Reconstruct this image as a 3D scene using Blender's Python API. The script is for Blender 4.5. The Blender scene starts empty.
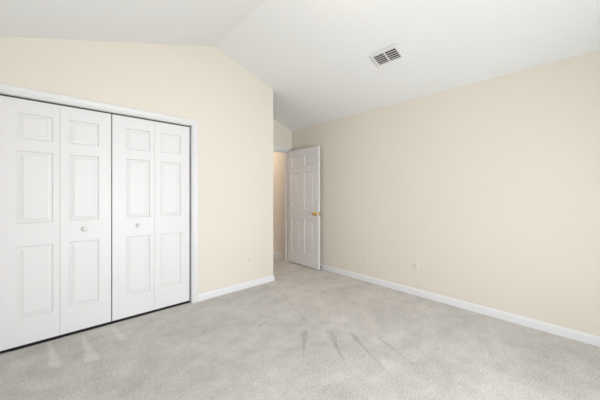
import bpy, bmesh, math
from mathutils import Vector, Matrix

# ------------------------------------------------------------------ camera
scn = bpy.context.scene
col = scn.collection
H = 1.25                      # eye height
F_PX = 265.7                  # focal length in pixels of a 600 wide frame
PSI = math.radians(47.107)    # angle from the view axis to world +X
cam_d = bpy.data.cameras.new('camera')
cam_d.sensor_width = 36.0
cam_d.lens = 36.0 * F_PX / 600.0
cam_d.shift_y = -6.0 / 600.0
cam_d.clip_start = 0.02
cam = bpy.data.objects.new('camera', cam_d)
col.objects.link(cam)
cam.location = (0, 0, H)
cam.rotation_euler = (math.radians(90), 0, PSI - math.radians(90))
scn.camera = cam

# ------------------------------------------------------------------ world
w = bpy.data.worlds.new('sky'); scn.world = w; w.use_nodes = True
bg = w.node_tree.nodes['Background']
bg.inputs[0].default_value = (0.80, 0.88, 1.0, 1); bg.inputs[1].default_value = 1.0

# ------------------------------------------------------------------ lights
def area(name, loc, rot, sx, sy, power, color, spread=180):
    l = bpy.data.lights.new(name, 'AREA'); l.shape = 'RECTANGLE'
    l.size = sx; l.size_y = sy; l.energy = power; l.color = color
    l.spread = math.radians(spread)
    o = bpy.data.objects.new(name, l); col.objects.link(o)
    o.location = loc; o.rotation_euler = rot
    return o

# room extents
XL, XR, YB, YC, YA = -0.41, 3.285, -1.45, 3.075, 3.76
XC = 2.329                     # free corner of the closet wall
XRIDGE, ZRIDGE, SL = 1.443, 3.046, 0.333
def zc(x): return ZRIDGE - SL * abs(x - XRIDGE)

# daylight standing in the tall window opening behind the viewer
area('daylight_rear', (1.12, YB - 0.10, 0.98), (math.radians(90), 0, 0), 1.45, 1.75, 47, (0.92, 0.965, 1.0), 140)

scn.view_settings.view_transform = 'Standard'
scn.view_settings.look = 'None'
scn.view_settings.gamma = 1.0
scn.view_settings.use_curve_mapping = False
scn.view_settings.exposure = 1.02

# ------------------------------------------------------------------ materials
def mat(name, color, rough=0.6, metal=0.0, spec=0.5):
    m = bpy.data.materials.new(name); m.use_nodes = True
    b = m.node_tree.nodes['Principled BSDF']
    b.inputs['Base Color'].default_value = (*color, 1)
    b.inputs['Roughness'].default_value = rough
    b.inputs['Metallic'].default_value = metal
    b.inputs['Specular IOR Level'].default_value = spec
    return m

def noisy(name, c1, c2, scale, rough, bump=0.0, bscale=None, spec=0.5, detail=3, bdist=0.002):
    m = mat(name, c1, rough, 0, spec)
    nt = m.node_tree; N = nt.nodes; L = nt.links
    b = N['Principled BSDF']
    tc = N.new('ShaderNodeTexCoord')
    n = N.new('ShaderNodeTexNoise'); n.inputs['Scale'].default_value = scale; n.inputs['Detail'].default_value = detail
    L.new(tc.outputs['Object'], n.inputs['Vector'])
    mx = N.new('ShaderNodeMix'); mx.data_type = 'RGBA'
    mx.inputs[6].default_value = (*c1, 1); mx.inputs[7].default_value = (*c2, 1)
    L.new(n.outputs['Fac'], mx.inputs[0]); L.new(mx.outputs[2], b.inputs['Base Color'])
    if bump:
        n2 = N.new('ShaderNodeTexNoise'); n2.inputs['Scale'].default_value = bscale or scale
        n2.inputs['Detail'].default_value = 4
        L.new(tc.outputs['Object'], n2.inputs['Vector'])
        bp = N.new('ShaderNodeBump'); bp.inputs['Strength'].default_value = bump
        bp.inputs['Distance'].default_value = bdist
        L.new(n2.outputs['Fac'], bp.inputs['Height']); L.new(bp.outputs['Normal'], b.inputs['Normal'])
    return m

M_WALL = noisy('cream_wall_paint', (0.762, 0.712, 0.624), (0.772, 0.722, 0.634), 1.5, 0.62, 0.10, 180, 0.35)
M_CEIL = noisy('ceiling_paint', (0.865, 0.868, 0.865), (0.875, 0.878, 0.875), 2.0, 0.85, 0.15, 140, 0.2)
M_HALL = noisy('hall_wall_paint', (0.80, 0.76, 0.71), (0.81, 0.77, 0.72), 1.5, 0.7, 0.10, 180, 0.3)
M_TRIM = mat('white_trim_gloss', (0.75, 0.745, 0.75), 0.4)
M_BASE = mat('white_baseboard_paint', (0.80, 0.80, 0.82), 0.4)
M_PLATE = mat('ivory_plate', (0.79, 0.755, 0.69), 0.35)
M_SOCK = mat('ivory_socket', (0.70, 0.675, 0.61), 0.4)
M_SLOT = mat('dark_slot', (0.03, 0.028, 0.025), 0.6)
M_BRASS = mat('polished_brass', (0.78, 0.52, 0.17), 0.22, 1.0)
M_STEEL = mat('brushed_steel', (0.55, 0.55, 0.55), 0.35, 1.0)
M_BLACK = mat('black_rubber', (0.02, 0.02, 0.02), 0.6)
M_TRACK = mat('dark_metal_track', (0.10, 0.095, 0.085), 0.45, 0.6)
M_VENT = mat('vent_enamel', (0.80, 0.80, 0.79), 0.45)
M_DUCT = mat('dark_duct_metal', (0.04, 0.04, 0.04), 0.7)

def door_mat(name, c):
    # moulded door skin: faint vertical wood grain pressed in
    m = mat(name, c, 0.42, 0, 0.4)
    nt = m.node_tree; N = nt.nodes; L = nt.links; b = N['Principled BSDF']
    tc = N.new('ShaderNodeTexCoord'); mp = N.new('ShaderNodeMapping')
    mp.inputs['Scale'].default_value = (160, 160, 5)
    n = N.new('ShaderNodeTexNoise'); n.inputs['Scale'].default_value = 1; n.inputs['Detail'].default_value = 3
    L.new(tc.outputs['Object'], mp.inputs['Vector']); L.new(mp.outputs['Vector'], n.inputs['Vector'])
    bp = N.new('ShaderNodeBump'); bp.inputs['Strength'].default_value = 0.12; bp.inputs['Distance'].default_value = 0.001
    L.new(n.outputs['Fac'], bp.inputs['Height']); L.new(bp.outputs['Normal'], b.inputs['Normal'])
    return m
M_DOOR = door_mat('white_moulded_door', (0.78, 0.768, 0.775))

def carpet_mat():
    m = mat('grey_beige_carpet', (0.5, 0.47, 0.44), 1.0, 0, 0.05)
    nt = m.node_tree; N = nt.nodes; L = nt.links; b = N['Principled BSDF']
    b.inputs['Sheen Weight'].default_value = 0.15
    tc = N.new('ShaderNodeTexCoord'); P = tc.outputs['Object']
    def math_(op, a, bb=None, clamp=False):
        n = N.new('ShaderNodeMath'); n.operation = op; n.use_clamp = clamp
        for i, v in enumerate((a, bb)):
            if v is None: continue
            if isinstance(v, (int, float)): n.inputs[i].default_value = v
            else: L.new(v, n.inputs[i])
        return n.outputs[0]
    def noise(scale, detail=3, vec=None, rough=0.5):
        n = N.new('ShaderNodeTexNoise'); n.inputs['Scale'].default_value = scale
        n.inputs['Detail'].default_value = detail; n.inputs['Roughness'].default_value = rough
        L.new(vec or P, n.inputs['Vector']); return n.outputs['Fac']
    # brushed pile: patches stretched along the vacuum direction
    mp = N.new('ShaderNodeMapping'); mp.inputs['Rotation'].default_value = (0, 0, math.radians(48))
    mp.inputs['Scale'].default_value = (1.0, 1.7, 1)
    L.new(P, mp.inputs['Vector'])
    big = noise(1.6, 5, mp.outputs['Vector'], 0.62)
    mid = noise(6.5, 5, None, 0.65)
    tuft = noise(150.0, 2, None, 0.6)
    speck = noise(80.0, 3, None, 0.8)
    sep = N.new('ShaderNodeSeparateXYZ'); L.new(P, sep.inputs[0])
    X, Y = sep.outputs[0], sep.outputs[1]
    wob = math_('MULTIPLY', math_('SUBTRACT', noise(14, 2), 0.5), 0.035)
    def wedge(x0, y0, x1, y1, w0, w1, soft):
        """brushed pile mark running from (x0,y0) half width w0 to (x1,y1) half width w1"""
        dx, dy = x1 - x0, y1 - y0; ln = math.hypot(dx, dy); dx /= ln; dy /= ln
        ax = math_('SUBTRACT', X, x0); ay = math_('SUBTRACT', Y, y0)
        t = math_('ADD', math_('MULTIPLY', ax, dx), math_('MULTIPLY', ay, dy))
        s = math_('ABSOLUTE', math_('ADD', math_('SUBTRACT', math_('MULTIPLY', ax, dy), math_('MULTIPLY', ay, dx)), wob))
        hw = math_('ADD', math_('MULTIPLY', t, (w1 - w0) / ln), w0)
        side = math_('DIVIDE', math_('SUBTRACT', hw, s), soft, True)
        e0 = math_('DIVIDE', t, 0.05, True)
        e1 = math_('DIVIDE', math_('SUBTRACT', ln, t), 0.05, True)
        return math_('MULTIPLY', math_('MULTIPLY', side, e0), e1)
    def total(lst):
        r = lst[0]
        for q in lst[1:]: r = math_('MAXIMUM', r, q)
        return r
    light = total([wedge(*a) for a in LIGHT_MARKS])
    dark = total([wedge(*a[:4], a[4] * 1.5, a[5] * 1.3, a[6]) for a in DARK_MARKS])
    v = math_('ADD', 1.0, math_('MULTIPLY', math_('SUBTRACT', big, 0.5), 0.55))
    v = math_('ADD', v, math_('MULTIPLY', math_('SUBTRACT', mid, 0.5), 0.50))
    v = math_('ADD', v, math_('MULTIPLY', math_('SUBTRACT', speck, 0.5), 1.25))
    v = math_('ADD', v, math_('MULTIPLY', math_('SUBTRACT', tuft, 0.5), 0.45))
    v = math_('ADD', v, math_('MULTIPLY', light, 0.18))
    v = math_('SUBTRACT', v, math_('MULTIPLY', dark, 0.19))
    sc = N.new('ShaderNodeVectorMath'); sc.operation = 'SCALE'
    sc.inputs[0].default_value = CARPET
    L.new(v, sc.inputs['Scale']); L.new(sc.outputs[0], b.inputs['Base Color'])
    bp = N.new('ShaderNodeBump'); bp.inputs['Strength'].default_value = 0.6; bp.inputs['Distance'].default_value = 0.006
    hsum = math_('ADD', math_('MULTIPLY', tuft, 0.5), math_('ADD', math_('MULTIPLY', speck, 0.6), math_('MULTIPLY', mid, 0.5)))
    L.new(hsum, bp.inputs['Height']); L.new(bp.outputs['Normal'], b.inputs['Normal'])
    return m
CARPET = (0.592, 0.568, 0.545)
LIGHT_MARKS = [(-0.029, 3.111, 0.015, 2.591, 0.015, 0.045, 0.02), (0.19, 3.085, 0.217, 2.497, 0.008, 0.055, 0.02), (0.404, 3.085, 0.441, 2.674, 0.01, 0.055, 0.03), (-0.244, 2.731, -0.017, 2.682, 0.012, 0.02, 0.03)]
DARK_MARKS = [(1.705, 1.774, 1.346, 1.416, 0.026, 0.004, 0.015), (1.871, 1.62, 1.547, 1.169, 0.03, 0.004, 0.015), (1.978, 1.472, 1.678, 0.878, 0.02, 0.006, 0.015), (2.082, 1.258, 1.92, 0.821, 0.022, 0.01, 0.03), (2.132, 2.693, 1.789, 1.772, 0.008, 0.01, 0.012), (1.379, 2.102, 1.549, 2.13, 0.02, 0.02, 0.03), (1.471, 1.991, 1.528, 1.989, 0.02, 0.02, 0.03)]
M_CARPET = carpet_mat()

# ------------------------------------------------------------------ mesh helpers
def link(name, bm, m, parent=None, bevel=0.0, smooth=False):
    bmesh.ops.recalc_face_normals(bm, faces=bm.faces)
    me = bpy.data.meshes.new(name); bm.to_mesh(me); bm.free()
    o = bpy.data.objects.new(name, me); col.objects.link(o)
    for mm in (m if isinstance(m, (list, tuple)) else [m]): me.materials.append(mm)
    if smooth:
        for p in me.polygons: p.use_smooth = True
    if bevel:
        b = o.modifiers.new('bevel', 'BEVEL'); b.width = bevel; b.segments = 2
        b.limit_method = 'ANGLE'; b.angle_limit = math.radians(40)
    if parent: o.parent = parent
    return o

def tag(o, label=None, cat=None, group=None, kind=None):
    if label: o['label'] = label
    if cat: o['category'] = cat
    if group: o['group'] = group
    if kind: o['kind'] = kind
    return o

def empty(name, loc, rot=(0, 0, 0)):
    o = bpy.data.objects.new(name, None); col.objects.link(o)
    o.location = loc; o.rotation_euler = rot; o.empty_display_size = 0.05
    return o

def box(bm, x0, x1, y0, y1, z0, z1, mi=0):
    v = [bm.verts.new(p) for p in ((x0, y0, z0), (x1, y0, z0), (x1, y1, z0), (x0, y1, z0),
                                   (x0, y0, z1), (x1, y0, z1), (x1, y1, z1), (x0, y1, z1))]
    for f in ((0, 3, 2, 1), (4, 5, 6, 7), (0, 1, 5, 4), (1, 2, 6, 5), (2, 3, 7, 6), (3, 0, 4, 7)):
        bm.faces.new([v[i] for i in f]).material_index = mi
    return v

def prism(bm, pts, vec):
    """extrude the closed 3D polygon pts by vec"""
    a = [bm.verts.new(p) for p in pts]
    b = [bm.verts.new(Vector(p) + Vector(vec)) for p in pts]
    bm.faces.new(a); bm.faces.new(b[::-1])
    n = len(pts)
    for i in range(n): bm.faces.new((a[i], a[(i + 1) % n], b[(i + 1) % n], b[i]))

def lathe(bm, prof, axis_loc, axis, n=20, mi=0):
    """revolve (distance along axis, radius) pairs about a world-aligned axis ('x','y','z')"""
    rings = []
    for d, r in prof:
        ring = []
        if r < 1e-6:
            rings.append(None); continue
        for k in range(n):
            a = 2 * math.pi * k / n; c, s = r * math.cos(a), r * math.sin(a)
            p = {'x': (d, c, s), 'y': (c, d, s), 'z': (c, s, d)}[axis]
            ring.append(bm.verts.new(Vector(axis_loc) + Vector(p)))
        rings.append(ring)
    tips = {}
    for i, rg in enumerate(rings):
        if rg is None:
            d = prof[i][0]
            p = {'x': (d, 0, 0), 'y': (0, d, 0), 'z': (0, 0, d)}[axis]
            tips[i] = bm.verts.new(Vector(axis_loc) + Vector(p))
    for i in range(len(rings) - 1):
        A, B = rings[i], rings[i + 1]
        for k in range(n):
            j = (k + 1) % n
            if A and B: f = bm.faces.new((A[k], A[j], B[j], B[k]))
            elif A: f = bm.faces.new((A[k], A[j], tips[i + 1]))
            elif B: f = bm.faces.new((tips[i], B[j], B[k]))
            else: continue
            f.material_index = mi

def sweep(bm, prof, path):
    """sweep a 2D profile (u, v) along path = [(origin, U, V), ...]; closed profile, capped ends"""
    rings = []
    for o, U, V in path:
        rings.append([bm.verts.new(Vector(o) + Vector(U) * u + Vector(V) * v) for u, v in prof])
    n = len(prof)
    for A, B in zip(rings, rings[1:]):
        for i in range(n): bm.faces.new((A[i], A[(i + 1) % n], B[(i + 1) % n], B[i]))
    bm.faces.new(rings[0]); bm.faces.new(rings[-1][::-1])

# ------------------------------------------------------------------ structure
T = 0.115
ZO = 2.035                       # head height of the door openings
OX0, OX1 = -0.335, 1.165         # closet opening
DX0, DX1 = 2.405, 3.205          # bedroom door opening
HALL_Y1, HALL_X0, HALL_X1 = 5.6, 1.2, 3.285

bm = bmesh.new(); box(bm, XL - T, HALL_X1 + T, YB - T, HALL_Y1 + T, -0.12, 0.0)
tag(link('floor', bm, M_CARPET), 'pale grey-beige cut pile carpet covering the whole bedroom floor', 'carpet', kind='structure')

# vaulted ceiling: two slopes meeting at the ridge
bm = bmesh.new()
xl, xr = XL - T, XR + T
prism(bm, [(xl, YB - T, zc(xl)), (XRIDGE, YB - T, ZRIDGE), (xr, YB - T, zc(xr)),
           (xr, YB - T, zc(xr) + 0.12), (XRIDGE, YB - T, ZRIDGE + 0.12), (xl, YB - T, zc(xl) + 0.12)],
      (0, YA + T - YB + T, 0))
tag(link('ceiling', bm, M_CEIL), 'white painted vaulted ceiling with a ridge running away from the closet wall', 'ceiling', kind='structure')

def gable_wall(name, y0, y1, holes, label, m=M_WALL, x0=XL - T, x1=XR + T):
    """wall in an X-Z plane under the vault; holes = [(xa, xb, za, zb)]"""
    bm = bmesh.new()
    cuts = sorted({x0, x1, *[h[0] for h in holes], *[h[1] for h in holes]} | ({XRIDGE} if x0 < XRIDGE < x1 else set()))
    for a, b in zip(cuts, cuts[1:]):
        hs = [h for h in holes if h[0] <= a + 1e-6 and h[1] >= b - 1e-6]
        segs = [(0.0, None)] if not hs else ([(hs[0][3], None)] + ([(0.0, hs[0][2])] if hs[0][2] > 0 else []))
        for z0, z1 in segs:
            ta, tb = (zc(a), zc(b)) if z1 is None else (z1, z1)
            prism(bm, [(a, y0, z0), (b, y0, z0), (b, y0, tb), (a, y0, ta)], (0, y1 - y0, 0))
    bmesh.ops.remove_doubles(bm, verts=bm.verts, dist=1e-5)
    # drop the internal faces left between columns
    seen = {}
    for f in bm.faces:
        seen.setdefault(tuple(sorted(v.index for v in f.verts)), []).append(f)
    return tag(link(name, bm, m), label, 'wall', kind='structure')

gable_wall('wall_closet', YC, YC + T, [(OX0, OX1, 0, ZO)],
           'cream gable wall around the white closet doors, rising to the ceiling peak', x1=XC)
gable_wall('wall_back', YA, YA + T, [(DX0, DX1, 0, ZO)],
           'narrow cream wall above the open doorway at the end of the recess', x0=XC)
WIN1 = (0.42, 1.82, 0.13, 1.83)  # rear window
gable_wall('wall_front', YB - T, YB, [WIN1], 'cream gable wall behind the viewer with the wide window')

bm = bmesh.new(); prism(bm, [(XR + T, YB - T, 0), (XR, YB - T, 0), (XR, YB - T, zc(XR)), (XR + T, YB - T, zc(XR + T))], (0, YA - YB + 2 * T, 0))
tag(link('wall_right', bm, M_WALL), 'long plain cream wall on the right with two small outlet plates', 'wall', kind='structure')

bm = bmesh.new(); prism(bm, [(XL - T, YB, 0), (XL, YB, 0), (XL, YB, zc(XL)), (XL - T, YB, zc(XL - T))], (0, YC - YB, 0))
tag(link('wall_left', bm, M_WALL), 'cream side wall at the left of the closet', 'wall', kind='structure')

# side of the closet box that makes the entrance recess
bm = bmesh.new()
x0 = XC - T
prism(bm, [(x0, YC + T, 0), (XC, YC + T, 0), (XC, YC + T, zc(XC)), (x0, YC + T, zc(x0))], (0, YA + T - YC - T, 0))
tag(link('wall_recess', bm, M_WALL), 'cream side of the closet box facing the entrance recess', 'wall', kind='structure')
# closet interior shell
bm = bmesh.new(); box(bm, XL - T, x0, YA + 0.0, YA + T, 0, 2.6)
tag(link('wall_closet_rear', bm, M_WALL), 'rear wall inside the closet', 'wall', kind='structure')
bm = bmesh.new(); box(bm, XL - T, XL, YC, YA, 0, 2.44)
tag(link('wall_closet_left', bm, M_WALL), 'left wall inside the closet', 'wall', kind='structure')

# hallway beyond the doorway
bm = bmesh.new(); box(bm, HALL_X1, HALL_X1 + T, YA + T, HALL_Y1 + T, 0, 2.44)
tag(link('wall_hall_right', bm, M_HALL), 'warm lit hallway wall seen through the open doorway', 'wall', kind='structure')
bm = bmesh.new(); box(bm, HALL_X0, HALL_X1, HALL_Y1, HALL_Y1 + T, 0, 2.44)
tag(link('wall_hall_end', bm, M_HALL), 'hallway end wall', 'wall', kind='structure')
bm = bmesh.new(); box(bm, HALL_X0 - T, HALL_X0, YA + T, HALL_Y1 + T, 0, 2.44)
tag(link('wall_hall_left', bm, M_HALL), 'hallway left wall', 'wall', kind='structure')
bm = bmesh.new(); box(bm, HALL_X0, XC, YA + T, YA + T + 0.02, 0, 2.44)
tag(link('wall_hall_near', bm, M_HALL), 'hallway wall backing the closet', 'wall', kind='structure')
bm = bmesh.new(); box(bm, HALL_X0 - T, HALL_X1 + T, YA + T, HALL_Y1 + T, 2.44, 2.54)
tag(link('ceiling_hall', bm, M_CEIL), 'flat white hallway ceiling', 'ceiling', kind='structure')

# ------------------------------------------------------------------ door casings
# profile across the casing: u from the opening outwards, v out of the wall
CAS = [(0, 0), (0, 0.009), (0.004, 0.012), (0.016, 0.012), (0.020, 0.0085), (0.024, 0.0125), (0.044, 0.018),
       (0.062, 0.0185), (0.068, 0.015), (0.068, 0)]
def casing(name, x0, x1, ztop, y, s, label, z0=0.0, cut_left=None):
    """three sided casing on the wall face y, s = direction out of the wall (+-1)"""
    bm = bmesh.new()
    V = (0, s, 0)
    prof = CAS
    path = [((x0, y, z0), (-1, 0, 0), V), ((x0, y, ztop), (-1, 0, 1), V), ((x1, y, ztop), (1, 0, 1), V), ((x1, y, z0), (1, 0, 0), V)]
    sweep(bm, prof, path)
    return tag(link(name, bm, M_TRIM), label, 'door trim', kind='structure')
casing('trim_1', OX0, OX1, ZO, YC, -1, 'white moulded casing framing the closet opening')
casing('trim_2', DX0, DX1, ZO + 0.005, YA, -1, 'white casing over the open bedroom doorway')
casing('trim_3', DX0, DX1, ZO + 0.005, YA + T, 1, 'white casing on the hallway side of the doorway')
# jamb linings
def jamb(name, x0, x1, zt, y0, y1, t, label, stop=None):
    bm = bmesh.new()
    box(bm, x0, x0 + t, y0, y1, 0, zt); box(bm, x1 - t, x1, y0, y1, 0, zt); box(bm, x0 + t, x1 - t, y0, y1, zt - t, zt)
    if stop:
        a, b = stop
        box(bm, x0 + t, x0 + t + .01, a, b, 0, zt - t); box(bm, x1 - t - .01, x1 - t, a, b, 0, zt - t)
        box(bm, x0 + t + .01, x1 - t - .01, a, b, zt - t - .01, zt - t)
    return tag(link(name, bm, M_TRIM), label, 'door frame', kind='structure')
jamb('trim_4', OX0, OX1, ZO, YC + 0.0005, YC + T, 0.004, 'white lining inside the closet opening')
jamb('trim_5', DX0, DX1, ZO + 0.004, YA, YA + T, 0.016, 'white lining inside the bedroom doorway', (YA + .045, YA + .085))

# ------------------------------------------------------------------ baseboards
BB = [(0, 0), (0.013, 0), (0.013, 0.060), (0.011, 0.070), (0.007, 0.078), (0.004, 0.082), (0, 0.082)]
def base(name, pts, label):
    """pts = wall-foot polyline; third value of each = the (mitred) direction out of the wall"""
    bm = bmesh.new()
    sweep(bm, BB, [((p[0], p[1], 0), (p[2], p[3], 0), (0, 0, 1)) for p in pts])
    return tag(link(name, bm, M_BASE), label, 'baseboard', kind='structure')
base('baseboard_closet', [(OX1 + .068, YC, 0, -1), (XC, YC, 1, -1), (XC, YA, 1, 0)],
     'white baseboard under the cream wall right of the closet, turning the corner')
base('baseboard_right', [(XR, YB, -1, 0), (XR, YA, -1, 0)], 'long white baseboard along the right wall')
base('baseboard_front', [(XL, YB, 0, 1), (XR, YB, 0, 1)], 'white baseboard behind the viewer')
base('baseboard_left', [(XL, YB, 1, 0), (XL, YC - .02, 1, 0)], 'white baseboard along the left wall')
base('baseboard_hall', [(HALL_X1, YA + T + .07, -1, 0), (HALL_X1, HALL_Y1, -1, 0)], 'white baseboard in the hallway beyond the doorway')

# ------------------------------------------------------------------ six panel style door leaves
def leaf_mesh(x0, x1, z0, z1, thick, cols, rows, two_sided=False):
    """leaf with moulded panels; front face at y=0 looking to -y, body to y=thick"""
    bm = bmesh.new()
    xs = sorted({x0, x1, *[v for c in cols for v in c]}); zs = sorted({z0, z1, *[v for r in rows for v in r]})
    steps = [(0.0, 0.0), (0.002, 0.0065), (0.007, 0.012), (0.014, 0.012), (0.017, 0.0075), (0.034, 0.0048), (0.037, 0.0018)]
    def face_side(y, s):
        cache = {}
        def V(x, z, d=0.0, k=None):
            key = (round(x, 5), round(z, 5), round(d, 5))
            if key not in cache: cache[key] = bm.verts.new((x, y + s * d, z))
            return cache[key]
        for xa, xb in zip(xs, xs[1:]):
            for za, zb in zip(zs, zs[1:]):
                if (xa, xb) in cols and (za, zb) in rows:
                    prev = None
                    for i, d in steps:
                        r = [V(xa + i, za + i, d), V(xb - i, za + i, d), V(xb - i, zb - i, d), V(xa + i, zb - i, d)]
                        if prev:
                            for k in range(4): bm.faces.new((prev[k], prev[(k + 1) % 4], r[(k + 1) % 4], r[k]))
                        prev = r
                    bm.faces.new(prev)
                else:
                    bm.faces.new((V(xa, za), V(xb, za), V(xb, zb), V(xa, zb)))
        return V
    A = face_side(0.0, 1)
    if two_sided:
        B = face_side(thick, -1)
    else:
        c2 = {}
        def B(x, z):
            k = (round(x, 5), round(z, 5))
            if k not in c2: c2[k] = bm.verts.new((x, thick, z))
            return c2[k]
        for xa, xb in zip(xs, xs[1:]):
            for za, zb in zip(zs, zs[1:]): bm.faces.new((B(xa, za), B(xb, za), B(xb, zb), B(xa, zb)))
    for xa, xb in zip(xs, xs[1:]):
        for z in (z0, z1): bm.faces.new((A(xa, z), A(xb, z), B(xb, z), B(xa, z)))
    for za, zb in zip(zs, zs[1:]):
        for x in (x0, x1): bm.faces.new((A(x, za), A(x, zb), B(x, zb), B(x, za)))
    return bm

KNOB = [(0, 0.011), (-0.003, 0.011), (-0.005, 0.007), (-0.012, 0.0065), (-0.017, 0.012), (-0.023, 0.0158), (-0.029, 0.0145), (-0.033, 0.008), (-0.034, 0)]
YD = YC + 0.030                 # front face of the closet leaves
ROWS = [(0.242, 0.825), (1.010, 1.600), (1.695, 1.905)]
LW = 0.366
def bifold(name, xs0, first, label, gap):
    root = empty(name, (xs0, YD, 0)); tag(root, label, 'closet door', 'pair of white bifold closet doors', kind='structure')
    for k in range(2):
        x0 = k * LW + (0.0008 if k else 0); x1 = (k + 1) * LW - (0 if k else 0.0008)
        # the wide stile is on the outer edge of each bifold pair
        wide_left = (k == 0)
        cols = [(x0 + 0.110, x1 - 0.042)] if wide_left else [(x0 + 0.058, x1 - 0.096)]
        leaf = link('door_leaf', leaf_mesh(x0, x1, 0.026, 2.018, 0.034, cols, ROWS), M_DOOR, root)
        if (k == 1) == first:
            b2 = bmesh.new(); cx = (cols[0][0] + cols[0][1]) / 2
            lathe(b2, [(d * 1.15, q * 1.25) for d, q in KNOB], (cx, 0, 0.932), 'y', 20)
            kn = link('door_knob', b2, M_TRIM, leaf, smooth=True)
            kn['label'] = 'small round white knob'
    return root
bifold('door_1', -0.323, True, 'left pair of folding white panelled closet doors', 0)
bifold('door_2', -0.323 + 2 * LW + 0.008, False, 'right pair of folding white panelled closet doors', 0)

# overhead bifold track and floor pivot bracket
bm = bmesh.new()
zt = ZO - 0.004
box(bm, OX0 + .005, OX1 - .005, YD + .004, YD + .007, zt - .010, zt); box(bm, OX0 + .005, OX1 - .005, YD + .027, YD + .03, zt - .010, zt)
box(bm, OX0 + .005, OX1 - .005, YD + .004, YD + .03, zt - .0025, zt)
tag(link('trim_6', bm, M_TRACK), 'thin dark metal track along the head of the closet opening', 'door track', kind='structure')
def bracket(x, label):
    r = empty('pivot_bracket', (x, YD + .016, 0)); tag(r, label, 'door bracket')
    b = bmesh.new(); box(b, -.035, .035, -.017, .017, 0, .003); box(b, -.035, -.032, -.017, .017, 0, .022)
    link('plate', b, M_STEEL, r, bevel=.0008)
    b = bmesh.new(); lathe(b, [(.003, .007), (.010, .007), (.010, .004), (.028, .004), (.028, 0)], (0.002, 0, 0), 'z', 12)
    link('pivot_pin', b, M_BLACK, r)
    return r
bracket(-0.285, 'small dark metal floor bracket under the left end of the closet doors')

bm = bmesh.new()  # added strip, its black colour paints the shade in the gap under the leaves
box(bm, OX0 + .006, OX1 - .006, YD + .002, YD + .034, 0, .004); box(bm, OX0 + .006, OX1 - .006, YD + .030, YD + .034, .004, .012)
tag(link('gap_shade_strip', bm, M_BLACK), 'thin black strip added as the dark shade in the gap under the closet doors', 'door track', kind='structure')

# ------------------------------------------------------------------ open bedroom door
DW, DT = 0.765, 0.035
door = empty('door_3', (DX1 - 0.006, YA - 0.038, 0), (0, 0, math.radians(-90.4)))
tag(door, 'white six panel bedroom door standing open against the right wall', 'door', kind='structure')
# local x = from hinge to free edge (world -y), local -y side = room face (world -x)
cols = [(0.097, 0.325), (0.432, 0.660)]
rows = [(0.235, 0.812), (1.008, 1.618), (1.728, 1.912)]
bm = leaf_mesh(0, DW, 0.018, 2.030, DT, cols, rows, True)
leaf = link('door_leaf', bm, M_DOOR, door); leaf.location = (0, -DT, 0)
DK = [(0, 0.031), (-0.003, 0.0325), (-0.006, 0.030), (-0.009, 0.013), (-0.022, 0.011), (-0.030, 0.018), (-0.040, 0.0265), (-0.050, 0.0275), (-0.058, 0.022), (-0.062, 0.010), (-0.0625, 0)]
for s, lab in ((1, 'round brass knob with rose on the room side'), (-1, 'round brass knob on the wall side')):
    bm = bmesh.new(); lathe(bm, [(d * s, r) for d, r in DK], (DW - 0.062, -DT if s == 1 else 0, 0.925), 'y', 24)
    k = link('door_knob', bm, M_BRASS, door, smooth=True); k['label'] = lab
bm = bmesh.new(); box(bm, DW, DW + .0015, -DT + .006, -.006, .895, .955); box(bm, DW, DW + .007, -DT + .011, -.012, .915, .936)
link('latch_plate', bm, M_BRASS, door)
for z in (0.25, 1.02, 1.80):
    bm = bmesh.new()
    lathe(bm, [(z - .045, 0), (z - .045, .0055), (z + .045, .0055), (z + .045, 0)], (-0.003, 0.004, 0), 'z', 12)
    box(bm, .0, .030, 0, .002, z - .044, z + .044)
    link('hinge', bm, M_BRASS, door)

# spring door stop screwed to the baseboard behind the door
ds = empty('door_stop', (XR - .013, 2.985, 0.045)); tag(ds, 'small dark spring door stop on the baseboard behind the open door', 'door stop')
bm = bmesh.new(); lathe(bm, [(0, 0), (0, .011), (-.005, .010), (-.008, .006), (-.008, 0)], (0, 0, 0), 'x', 14); link('base', bm, M_STEEL, ds)
bm = bmesh.new()
prof = [(-.007, .0)]
for i in range(30): prof.append((-.008 - i * .0013, .0062 if i % 2 else .0048))
prof.append((-.048, 0)); lathe(bm, prof, (0, 0, 0), 'x', 12); link('spring', bm, M_TRACK, ds)
bm = bmesh.new(); lathe(bm, [(-.047, 0), (-.047, .008), (-.056, .008), (-.059, .006), (-.059, 0)], (0, 0, 0), 'x', 14); link('rubber_tip', bm, M_BLACK, ds)

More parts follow.
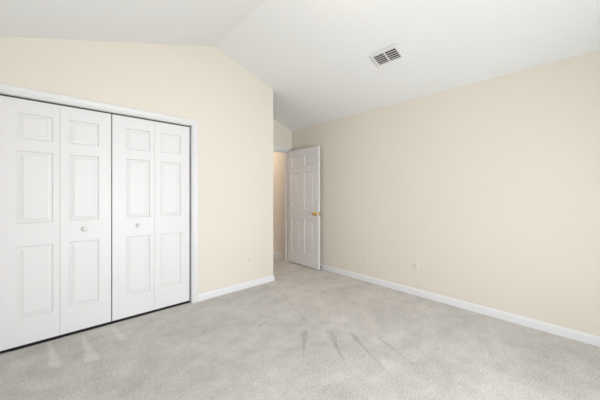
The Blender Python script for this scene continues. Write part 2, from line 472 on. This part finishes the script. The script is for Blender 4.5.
# ------------------------------------------------------------------ wall plates
def plate(name, loc, rz, label, cat, kind_):
    """built facing local -y"""
    r = empty(name, loc, (0, 0, rz)); tag(r, label, cat)
    w2, h2 = .0365, .0585
    bm = bmesh.new()
    a = [(-w2, 0, -h2), (w2, 0, -h2), (w2, 0, h2), (-w2, 0, h2)]
    b = [(-w2, -.003, -h2), (w2, -.003, -h2), (w2, -.003, h2), (-w2, -.003, h2)]
    q = .005; c = [(-w2 + q, -.0065, -h2 + q), (w2 - q, -.0065, -h2 + q), (w2 - q, -.0065, h2 - q), (-w2 + q, -.0065, h2 - q)]
    R_ = [[bm.verts.new(p) for p in s] for s in (a, b, c)]
    for A, B in zip(R_, R_[1:]):
        for i in range(4): bm.faces.new((A[i], A[(i + 1) % 4], B[(i + 1) % 4], B[i]))
    bm.faces.new(R_[0]); bm.faces.new(R_[-1])
    link('cover_plate', bm, M_PLATE, r, bevel=.001)
    if kind_ == 'duplex':
        for z in (.0195, -.0195):
            bm = bmesh.new()
            pts = []
            for k in range(24):
                t = 2 * math.pi * k / 24
                pts.append((.0172 * math.cos(t), -.006, z + max(-.0125, min(.0125, .0172 * math.sin(t)))))
            prism(bm, pts, (0, -.0022, 0))
            s = link('socket', bm, M_SOCK, r)
            bm = bmesh.new()
            box(bm, -.0075, -.0052, -.0086, -.0080, z - .001, z + .0075); box(bm, .0052, .0075, -.0086, -.0080, z - .001, z + .0065)
            lathe(bm, [(-.0086, 0), (-.0086, .0024), (-.0080, .0024), (-.008, 0)], (0, 0, z - .0065), 'y', 10)
            sl = link('slots', bm, M_SLOT, s); sl['label'] = 'dark plug slots'
        bm = bmesh.new(); lathe(bm, [(-.006, 0), (-.006, .0032), (-.0078, .0026), (-.008, 0)], (0, 0, 0), 'y', 12); link('screw', bm, M_STEEL, r)
    else:
        bm = bmesh.new(); box(bm, -.0165, .0165, -.0085, -.006, -.0335, .0335); f = link('blank_insert', bm, M_SOCK, r, bevel=.0008)
        for z in (.046, -.046):
            bm = bmesh.new(); lathe(bm, [(-.006, 0), (-.006, .0032), (-.0078, .0026), (-.008, 0)], (0, 0, z), 'y', 12); link('screw', bm, M_STEEL, r)
    return r
plate('power_outlet', (1.925, YC, 0.362), 0, 'ivory duplex outlet on the cream wall between closet and room corner', 'outlet', 'duplex')
plate('power_outlet', (XR, 1.436, 0.353), math.radians(-90), 'ivory duplex outlet low on the right wall, nearer the viewer', 'outlet', 'duplex')
plate('wall_plate', (XR, 2.163, 0.335), math.radians(-90), 'ivory plate without plug slots low on the right wall, nearer the open door', 'wall plate', 'blank')

# ------------------------------------------------------------------ ceiling air vent on the right slope
ang = math.atan(SL)
vc = Vector((2.531, 1.405, zc(2.555)))
vent = empty('ceiling_vent', vc, (0, ang, 0)); tag(vent, 'white rectangular air vent with dark louvres on the sloped ceiling', 'vent')
# local x down the slope, local y along the wall, local -z into the room
hx, hy, ix, iy = .096, .150, .070, .122
bm = bmesh.new()
def ringrect(x, y, z): return [bm.verts.new(p) for p in ((-x, -y, z), (x, -y, z), (x, y, z), (-x, y, z))]
rs = [ringrect(hx, hy, 0), ringrect(hx, hy, -.002), ringrect(hx - .006, hy - .006, -.007), ringrect(ix + .004, iy + .004, -.008), ringrect(ix, iy, -.006), ringrect(ix, iy, 0)]
for A, B in zip(rs, rs[1:] + rs[:1]):
    for i in range(4): bm.faces.new((A[i], A[(i + 1) % 4], B[(i + 1) % 4], B[i]))
link('frame', bm, M_VENT, vent)
bm = bmesh.new(); box(bm, -ix, ix, -.006, .006, -.007, -.0012); link('centre_bar', bm, M_VENT, vent)
bm = bmesh.new(); box(bm, -ix, ix, -iy, iy, -.0012, -.0004); d = link('duct_opening', bm, M_DUCT, vent); d['label'] = 'dark opening behind the louvres'
NS = 5
for half in (-1, 1):
    for k in range(NS):
        cx = -ix + (k + .5) * 2 * ix / NS
        bm = bmesh.new()
        y0, y1 = (.006, iy) if half > 0 else (-iy, -.006)
        prism(bm, [(cx - .0118, y0, -.0068), (cx - .0060, y0, -.0078), (cx + .0020, y0, -.0018), (cx + .0008, y0, -.0014)], (0, y1 - y0, 0))
        link('louvre', bm, M_VENT, vent)
for y in (-iy - .014, iy + .014):
    bm = bmesh.new(); lathe(bm, [(-.0065, 0), (-.0065, .0035), (-.0085, .0028), (-.0088, 0)], (0, y, 0), 'z', 10); link('screw', bm, M_STEEL, vent)

# ------------------------------------------------------------------ windows (outside the frame, they light the room)
M_GLASS = bpy.data.materials.new('window_glass'); M_GLASS.use_nodes = True
nt = M_GLASS.node_tree; nt.nodes.clear()
out = nt.nodes.new('ShaderNodeOutputMaterial'); mixs = nt.nodes.new('ShaderNodeMixShader'); mixs.inputs[0].default_value = .06
tr = nt.nodes.new('ShaderNodeBsdfTransparent'); gl = nt.nodes.new('ShaderNodeBsdfGlossy'); gl.inputs['Roughness'].default_value = .02
nt.links.new(tr.outputs[0], mixs.inputs[1]); nt.links.new(gl.outputs[0], mixs.inputs[2]); nt.links.new(mixs.outputs[0], out.inputs[0])
def window(name, loc, rz, W, Hh, label):
    """local: x across, z up from the sill, y=0 room face of the wall, wall goes to +y"""
    r = empty(name, loc, (0, 0, rz)); tag(r, label, 'window', kind='structure')
    bm = bmesh.new(); h = W / 2; t = .045
    a, b = .030, .075
    box(bm, -h, -h + t, a, b, 0, Hh); box(bm, h - t, h, a, b, 0, Hh); box(bm, -h + t, h - t, a, b, 0, t); box(bm, -h + t, h - t, a, b, Hh - t, Hh)
    box(bm, -h + t, h - t, a + .005, b - .005, Hh / 2 - .02, Hh / 2 + .02)
    fr = link('window_frame', bm, M_TRIM, r)
    for z0, z1 in ((t, Hh / 2 - .02), (Hh / 2 + .02, Hh - t)):
        bm = bmesh.new(); box(bm, -h + t, h - t, .052, .056, z0, z1); link('pane', bm, M_GLASS, fr)
    bm = bmesh.new(); box(bm, -h - .06, h + .06, -.045, 0, -.022, 0); box(bm, -h, h, 0, .03, -.0, .006); link('window_sill', bm, M_TRIM, r)
    return r
window('window_1', ((WIN1[0] + WIN1[1]) / 2, YB, WIN1[2]), math.radians(180), WIN1[1] - WIN1[0], WIN1[3] - WIN1[2], 'wide white framed window behind the viewer')

# ------------------------------------------------------------------ ceiling lamps
M_LAMP = bpy.data.materials.new('lit_opal_glass'); M_LAMP.use_nodes = True
b = M_LAMP.node_tree.nodes['Principled BSDF']; b.inputs['Base Color'].default_value = (.9, .88, .85, 1)
b.inputs['Emission Color'].default_value = (1, .84, .66, 1); b.inputs['Emission Strength'].default_value = 4.5
def lamp(loc, label, zdrop, strength_mat):
    r = empty('ceiling_lamp', loc); tag(r, label, 'lamp')
    bm = bmesh.new(); lathe(bm, [(0, 0), (0, .07), (-zdrop, .07), (-zdrop - .02, .055), (-zdrop - .02, 0)], (0, 0, 0), 'z', 24); link('canopy', bm, M_BRASS, r, smooth=False)
    bm = bmesh.new(); z = -zdrop - .015
    lathe(bm, [(z, 0), (z, .12), (z - .015, .15), (z - .045, .14), (z - .075, .10), (z - .09, .05), (z - .093, 0)], (0, 0, 0), 'z', 32)
    link('lamp_shade', bm, strength_mat, r, smooth=True)
    return r
lamp((XRIDGE, 1.12, ZRIDGE), 'round opal glass ceiling lamp hanging below the ridge', .13, M_LAMP)
M_LAMP2 = M_LAMP.copy(); M_LAMP2.name = 'lit_warm_opal_glass'
b2 = M_LAMP2.node_tree.nodes['Principled BSDF']; b2.inputs['Emission Color'].default_value = (1, .80, .60, 1); b2.inputs['Emission Strength'].default_value = 18.0
lamp((2.75, 4.75, 2.44), 'warm glowing ceiling lamp in the hallway', .01, M_LAMP2)
